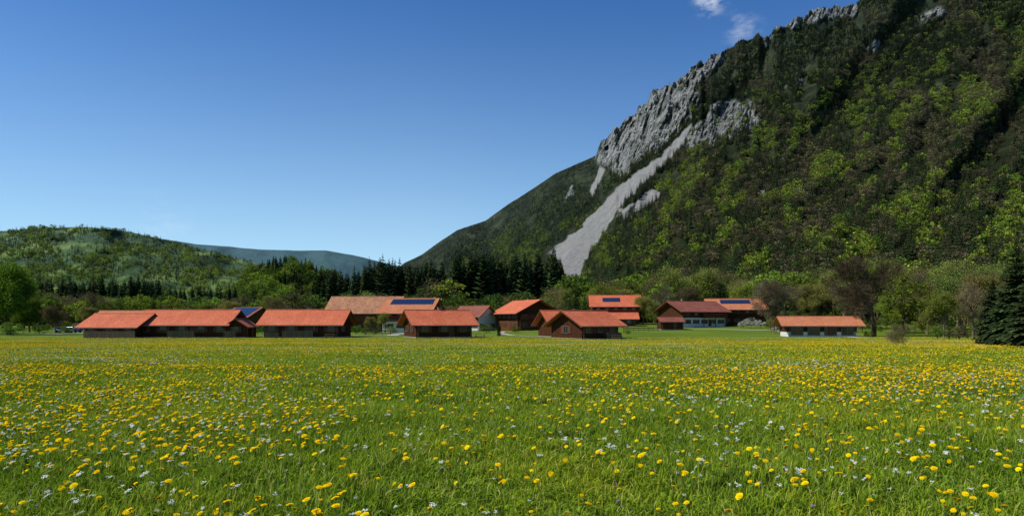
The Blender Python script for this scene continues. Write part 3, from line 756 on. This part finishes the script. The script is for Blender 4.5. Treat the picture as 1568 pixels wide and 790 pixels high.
# paths
def path(name,pts,w):
    P3=[Vector((W(px,d),d,0)) for px,d in pts]; out=[]
    for i in range(len(P3)-1):
        for k in range(10): out.append(P3[i].lerp(P3[i+1],k/10))
    out.append(P3[-1]); V=[];Fc=[]
    for i,p in enumerate(out):
        t=(out[min(i+1,len(out)-1)]-out[max(i-1,0)]).normalized(); s=Vector((-t.y,t.x,0))*w*.5
        for j in (-1,-.33,.33,1):
            q=p+s*j*(1+.1*math.sin(i*1.3+j)); V.append((q.x,q.y,g1(q.x,q.y)+.06))
        if i:
            b=4*i
            for j in range(3): Fc.append((b-4+j,b-3+j,b+1+j,b+j))
    link(bpy.data.objects.new(name,mkmesh(name,V,Fc,[M_path],smooth=True)))
path('gravel_path',[(840,128),(808,134),(785,142),(765,160),(770,185)],1.6)
path('gravel_path',[(540,138),(600,136),(606,150),(640,175)],2.4)
path('gravel_path',[(1000,188),(1120,182),(1190,176),(1240,150),(1330,118),(1450,96),(1640,84)],2.4)
path('gravel_path',[(60,150),(100,160),(140,172),(300,178)],3)

# cars
def car(px,d,rot,mat):
    e=bpy.data.objects.new('parked_car',None); X=W(px,d); e.location=(X,d,g1(X,d)); e.rotation_euler=(0,0,math.radians(rot)); link(e)
    def prof(name,pts,w0,w1,mat):  # pts (x,z); width tapers with z
        V=[];n=len(pts); zs=[z for x,z in pts]; z0,z1=min(zs),max(zs)
        for sg in (-1,1):
            for x,z in pts:
                w=w0+(w1-w0)*(z-z0)/(z1-z0); V.append((x,sg*w,z))
        Fc=[tuple(range(n)),tuple(range(n,2*n))[::-1]]+[(i,n+i,n+(i+1)%n,(i+1)%n) for i in range(n)]
        o=bpy.data.objects.new(name,mkmesh(name,V,Fc,[mat])); link(o,e)
        b=o.modifiers.new('bevel','BEVEL'); b.width=.05; b.segments=2
    prof('body',[(-2.1,.35),(2.1,.35),(2.15,.6),(2.0,.82),(1.1,.92),(-1.95,.95),(-2.15,.7)],.86,.82,mat)
    prof('cabin_windows',[(1.05,.9),(.35,1.38),(-1.4,1.38),(-1.9,.93)],.78,.62,M_glass)
    prof('car_roof',[(.40,1.36),(.3,1.44),(-1.3,1.44),(-1.45,1.36)],.64,.6,mat)
    for x in (-1.3,1.35):
        for sg in (-1,1):
            V=[];Fc=[]; tube(V,Fc,Vector((x,sg*.70,.33)),Vector((x,sg*.88,.33)),.33,.33,16); Fc.append(tuple(range(16))[::-1]); Fc.append(tuple(range(16,32)))
            link(bpy.data.objects.new('wheel',mkmesh('wheel',V,Fc,[M_rubber])),e)
car(98,172,10,M_carpaint); car(112,174,-8,M_carpaint2); car(1195,178,20,M_carpaint)

# garden table with benches
def table(px,d):
    e=bpy.data.objects.new('garden_table',None); X=W(px,d); e.location=(X,d,g1(X,d)); link(e); p=Part()
    for i in range(5): p.box(-.9,.9,-.4+i*.165,-.25+i*.165,.72,.76)
    for x in (-.7,.7): p.box(x-.04,x+.04,-.35,-.27,0,.715); p.box(x-.04,x+.04,.27,.35,0,.715)
    for s in (-1,1):
        p.box(-.9,.9,s*.75-.15,s*.75+.15,.42,.46)
        for x in (-.7,.7): p.box(x-.03,x+.03,s*.75-.1,s*.75+.1,0,.417)
    p.make('table_and_benches',M_fence,e)
table(945,111); table(505,119); table(735,117)

# ------------------------------------------------------------------ meadow: grass patches
def grass_patch(name,seed,size,n,h,w,wide=.06):
    r=np.random.default_rng(seed)
    x=r.uniform(-size/2,size/2,n);y=r.uniform(-size/2,size/2,n)
    hh=h*r.uniform(.45,1.25,n); ww=w*r.uniform(.6,1.3,n)
    wd=r.random(n)<wide; ww[wd]*=4.5; hh[wd]*=.62
    a=r.uniform(0,6.283,n); lean=hh*r.uniform(.1,.95,n); lean[wd]*=1.4
    dx,dy=np.cos(a),np.sin(a); b=a+1.57+r.uniform(-.6,.6,n); sx,sy=np.cos(b)*ww,np.sin(b)*ww
    z0=np.zeros(n)
    p=np.stack([
      np.stack([x-sx*.6,y-sy*.6,z0],1),np.stack([x+sx*.6,y+sy*.6,z0],1),
      np.stack([x+dx*lean*.35+sx,y+dy*lean*.35+sy,hh*.6],1),np.stack([x+dx*lean*.35-sx,y+dy*lean*.35-sy,hh*.6],1),
      np.stack([x+dx*lean,y+dy*lean,hh*(1-.3*lean/hh)],1)],1).reshape(-1,3)
    i=np.arange(n)*5
    Fc=np.stack([i,i+1,i+2,i+3],1).tolist()+np.stack([i+3,i+2,i+4],1).tolist()
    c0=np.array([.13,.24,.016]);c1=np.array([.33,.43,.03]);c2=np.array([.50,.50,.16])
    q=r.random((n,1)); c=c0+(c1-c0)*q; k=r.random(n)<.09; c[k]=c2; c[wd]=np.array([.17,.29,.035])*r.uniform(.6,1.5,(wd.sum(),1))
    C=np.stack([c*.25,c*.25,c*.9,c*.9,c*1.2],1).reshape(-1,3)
    return mkmesh(name,p,Fc,[M_grass],None,C)
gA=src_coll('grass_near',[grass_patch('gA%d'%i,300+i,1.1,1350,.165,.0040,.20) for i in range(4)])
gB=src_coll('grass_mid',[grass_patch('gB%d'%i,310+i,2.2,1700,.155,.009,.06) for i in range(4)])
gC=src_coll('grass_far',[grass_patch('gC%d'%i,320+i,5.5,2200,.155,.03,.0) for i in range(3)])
def lay(name,coll,nsrc,y0,y1,sp,margin=4,hs=1.0):
    co=[]
    for yy in np.arange(y0,y1,sp):
        half=.80*yy+margin
        for xx in np.arange(-half,half,sp): co.append((xx+random.uniform(-.2,.2)*sp,yy+random.uniform(-.2,.2)*sp))
    co=np.array(co); n=len(co); z=G(co[:,0],co[:,1])
    e=.5; sxx=(G(co[:,0]+e,co[:,1])-G(co[:,0]-e,co[:,1]))/(2*e); syy=(G(co[:,0],co[:,1]+e)-G(co[:,0],co[:,1]-e))/(2*e)
    rz=rng.uniform(0,6.283,n)
    rot=np.zeros((n,3)); rot[:,2]=rz
    rot[:,0]=np.arctan(syy*np.cos(rz)-sxx*np.sin(rz))*1.0; rot[:,1]=-np.arctan(sxx*np.cos(rz)+syy*np.sin(rz))
    s=.45+1.1*fbm(co[:,0]/2.2,co[:,1]/2.2,401,3)
    sc=np.stack([np.ones(n),np.ones(n),s*hs],1)
    scatter(name,np.column_stack([co,z-.01]),rot,sc,rng.integers(0,nsrc,n),coll)
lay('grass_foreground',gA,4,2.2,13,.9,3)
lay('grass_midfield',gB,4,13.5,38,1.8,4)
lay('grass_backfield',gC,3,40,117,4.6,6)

# flowers
def dandelion(name,seed,stem=True,pet=13,rad=.021):
    r=random.Random(seed);V=[];Fc=[];C=[]
    if stem:
        tube(V,Fc,Vector((0,0,0)),Vector((.015,0,.24)),.0025,.002,3); C+=[(.2,.24,.05)]*len(V)
    z=.245; ye=(.88,.64,.005); og=(.80,.48,.004)
    for (rr,zz,k,cc) in ((rad,.0,pet,ye),(rad*.78,.005,pet,ye),(rad*.45,.009,max(5,pet//2),og)):
        for i in range(k):
            a=6.283*i/k+r.uniform(-.1,.1); da=6.283/k*.62; s=len(V)
            q=rr*r.uniform(.88,1.08)
            V+= [(.015,0,z+zz-.002),(.015+q*math.cos(a-da),q*math.sin(a-da),z+zz+.002),(.015+q*math.cos(a+da),q*math.sin(a+da),z+zz+.002)]
            Fc.append((s,s+1,s+2)); C+=[og,ye,ye]
    s=len(V) # calyx cone below
    V.append((.015,0,z-.018)); C.append((.1,.16,.03))
    for i in range(6):
        a=i*1.047; V.append((.015+rad*.5*math.cos(a),rad*.5*math.sin(a),z-.002)); C.append((.35,.3,.02))
    for i in range(6): Fc.append((s,s+1+i,s+1+(i+1)%6))
    return mkmesh(name,V,Fc,[M_flower],None,np.array(C))
def umbel(name,seed,n=14,rad=.04,h=.3,s=.008,col=(.75,.77,.70)):
    r=random.Random(seed);V=[];Fc=[];C=[]
    tube(V,Fc,Vector((0,0,0)),Vector((0,0,h*.82)),.003,.002,3)
    C+=[(.16,.25,.04)]*len(V); pts=[]
    for i in range(n):
        a=r.uniform(0,6.283); q=rad*math.sqrt(r.random()); pts.append(Vector((q*math.cos(a),q*math.sin(a),h+r.uniform(-.008,.006)-q*q*5)))
    for p in pts:
        k=len(V); tube(V,Fc,Vector((0,0,h*.82)),p,.0012,.0008,3); C+=[(.16,.25,.04)]*(len(V)-k)
        for _ in range(3):
            k=len(V); o=p+Vector((r.uniform(-s,s),r.uniform(-s,s),.003)); t=r.uniform(-.5,.5)
            for j in range(5): V.append((o.x+s*.7*math.cos(j*1.257),o.y+s*.7*math.sin(j*1.257),o.z+s*t*math.cos(j*1.257)))
            Fc.append(tuple(range(k,k+5))); C+=[col]*5
    return mkmesh(name,V,Fc,[M_flower],None,np.array(C))
FL=src_coll('flowers',[dandelion('f0',1),dandelion('f1',2),dandelion('f2',3,rad=.018),umbel('f3',4),umbel('f4',5,10,.028,.26),umbel('f5',7,5,.012,.2,.006,(.45,.2,.45))])
def flower_pts(n,y0,y1,seed,thr,sharp,bias,floor):
    y=np.sqrt(rng.uniform(y0*y0,y1*y1,n))
    x=rng.uniform(-1,1,n)*(.80*y+1)
    f=fbm(x/9,y/9,seed,4)*.6+fbm(x/1.6,y/1.6,seed+9,2)*.4
    dn=floor+ss(thr-sharp,thr+sharp,f)
    if bias is not None: dn=dn*bias(x,y)
    keep=rng.random(n)<dn
    return x[keep],y[keep]
def flowers(name,n,y0,y1,kinds,seed,thr,sharp,sc0=.8,sc1=1.25,bias=None,floor=.12,hz=.85):
    x,y=flower_pts(n,y0,y1,seed,thr,sharp,bias,floor); n=len(x); s=rng.uniform(sc0,sc1,n)
    rot=np.column_stack([rng.normal(.22,.3,n),rng.normal(0,.3,n),rng.uniform(-.8,.8,n)])
    scatter(name,np.column_stack([x,y,G(x,y)]),rot,np.column_stack([s,s,s**.5*rng.uniform(.7,1.1,n)*hz]),rng.choice(kinds,n),FL)
def flower_mesh(name,n,y0,y1,seed,thr,sharp,col,rad,h,sc0,sc1,bias=None,floor=.1):
    x,y=flower_pts(n,y0,y1,seed,thr,sharp,bias,floor); n=len(x); s=rng.uniform(sc0,sc1,n)*rad
    z=G(x,y)+h*rng.uniform(.7,1.15,n); th=rng.uniform(0,6.28,n)
    tx=rng.normal(0,.35,n); ty=rng.normal(.1,.35,n)
    ring=[]
    for k in range(5):
        a=th+k*1.2566; dx=np.cos(a)*s; dy=np.sin(a)*s
        ring.append(np.stack([x+dx,y+dy,z+dx*tx-dy*ty],1))
    top=np.stack([x,y,z+s*.55],1); bot=np.stack([x,y,z-s*.4],1)
    V=np.stack(ring+[top,bot],1).reshape(-1,3); i=np.arange(n)*7
    Fc=np.concatenate([np.stack([i+k,i+(k+1)%5,i+5],1) for k in range(5)]+[np.stack([i+(k+1)%5,i+k,i+6],1) for k in (0,2,3)])
    v=rng.uniform(.8,1.1,(n,1)); c=np.repeat(np.array(col)[None]*v,7,axis=0); c[6::7]*=.5
    link(bpy.data.objects.new(name,mkmesh(name,V,Fc,[M_flower],None,c)))
bi=lambda x,y: (.65+.55*(1-ss(-.5,-.1,x/y))+.45*ss(.3,.55,x/y))
flowers('dandelions_foreground',17000,2.5,24,[0,1,2],501,.50,.10,.95,1.7,bi,.30,.8)
flower_mesh('dandelions_backfield',150000,24,118,502,.50,.10,(.85,.60,.006),.024,.22,.9,1.4,bi,.16)
flowers('cow_parsley',11000,4,30,[3,4,4],511,.54,.08,.45,1.05,None,.10)
flower_mesh('white_meadow_flowers',60000,30,116,512,.54,.08,(.66,.68,.58),.022,.22,.6,1.2,None,.08)
flowers('cuckoo_flowers',900,3,20,[5],521,.5,.2,.8,1.2)

# ------------------------------------------------------------------ sky & sun
w=bpy.data.worlds.new('World'); scene.world=w; w.use_nodes=True; nt=w.node_tree; nt.nodes.clear()
sk=N(nt,'ShaderNodeTexSky',sky_type='NISHITA'); sk.sun_disc=False
sk.sun_elevation=math.radians(SUN_EL); sk.sun_rotation=math.radians(SUN_AZ%360); sk.altitude=700; sk.air_density=1.0; sk.dust_density=.8; sk.ozone_density=2.5
hs=N(nt,'ShaderNodeHueSaturation'); hs.inputs['Saturation'].default_value=1.3; L(nt,sk.outputs[0],hs.inputs['Color'])
deep=mixc(nt,1.0,hs.outputs[0],(.27,.66,.98),'MULTIPLY')
tc=N(nt,'ShaderNodeTexCoord').outputs['Generated']
# low valley haze brightening toward the horizon, stronger on the sun side
sz=N(nt,'ShaderNodeSeparateXYZ'); L(nt,tc,sz.inputs[0])
hzf=mth(nt,'POWER',mth(nt,'SUBTRACT',1.0,mth(nt,'MAXIMUM',sz.outputs[2],0.0)),4.8)
sunside=mth(nt,'ADD',.92,mth(nt,'MULTIPLY',sz.outputs[0],-.6),True)
hzf=mth(nt,'MULTIPLY',mth(nt,'MULTIPLY',hzf,sunside),1.0,True)
skyc=mixc(nt,hzf,deep,(5.2,7.6,9.0))
def patchmask(px,py,rad):
    v=Vector(((px-CX)/F,1,(HY-py)/F)).normalized()
    dd=N(nt,'ShaderNodeVectorMath',operation='DISTANCE'); L(nt,tc,dd.inputs[0]); dd.inputs[1].default_value=v
    mr=N(nt,'ShaderNodeMapRange'); mr.interpolation_type='SMOOTHSTEP'; L(nt,dd.outputs['Value'],mr.inputs[0])
    mr.inputs[1].default_value=rad; mr.inputs[2].default_value=rad*.2; mr.inputs[3].default_value=0; mr.inputs[4].default_value=1
    return mr.outputs[0]
cn=noise(nt,mapping(nt,tc,(1,1,2.2),(0,.5,0)),17,8,.65)
msk=mth(nt,'MAXIMUM',patchmask(1088,-2,.03),mth(nt,'MULTIPLY',patchmask(1135,42,.035),.35))
msk=mth(nt,'MAXIMUM',msk,mth(nt,'MULTIPLY',patchmask(245,340,.05),.2))
cf=ramp(nt,cn,[(.46,(0,0,0)),(.66,(1,1,1))])
fac=mth(nt,'MULTIPLY',mth(nt,'MULTIPLY',msk,cf),.85)
colr=mixc(nt,fac,skyc,(7,7.4,8))
bg=N(nt,'ShaderNodeBackground'); bg.inputs[1].default_value=.12; L(nt,colr,bg.inputs[0])
wo=N(nt,'ShaderNodeOutputWorld'); L(nt,bg.outputs[0],wo.inputs[0])
sl=bpy.data.lights.new('sun','SUN'); sl.energy=5.0; sl.angle=math.radians(.5); sl.color=(1,.95,.85)
so=link(bpy.data.objects.new('sun',sl))
az=math.radians(SUN_AZ); el=math.radians(SUN_EL)
sd=Vector((math.sin(az)*math.cos(el),math.cos(az)*math.cos(el),math.sin(el)))
so.rotation_euler=sd.to_track_quat('Z','Y').to_euler(); so.location=(0,0,50)
# ------------------------------------------------------------------ camera
cam=bpy.data.cameras.new('camera'); co=link(bpy.data.objects.new('camera',cam)); scene.camera=co
co.location=(0,0,CZ); co.rotation_euler=(math.radians(90),0,0)
cam.sensor_width=36; cam.lens=36*F/1568*ZOOM; cam.shift_y=(HY-394.5)/1568; cam.clip_end=40000; cam.clip_start=.1
scene.view_settings.view_transform='Standard'; scene.view_settings.look='None'; scene.view_settings.exposure=0
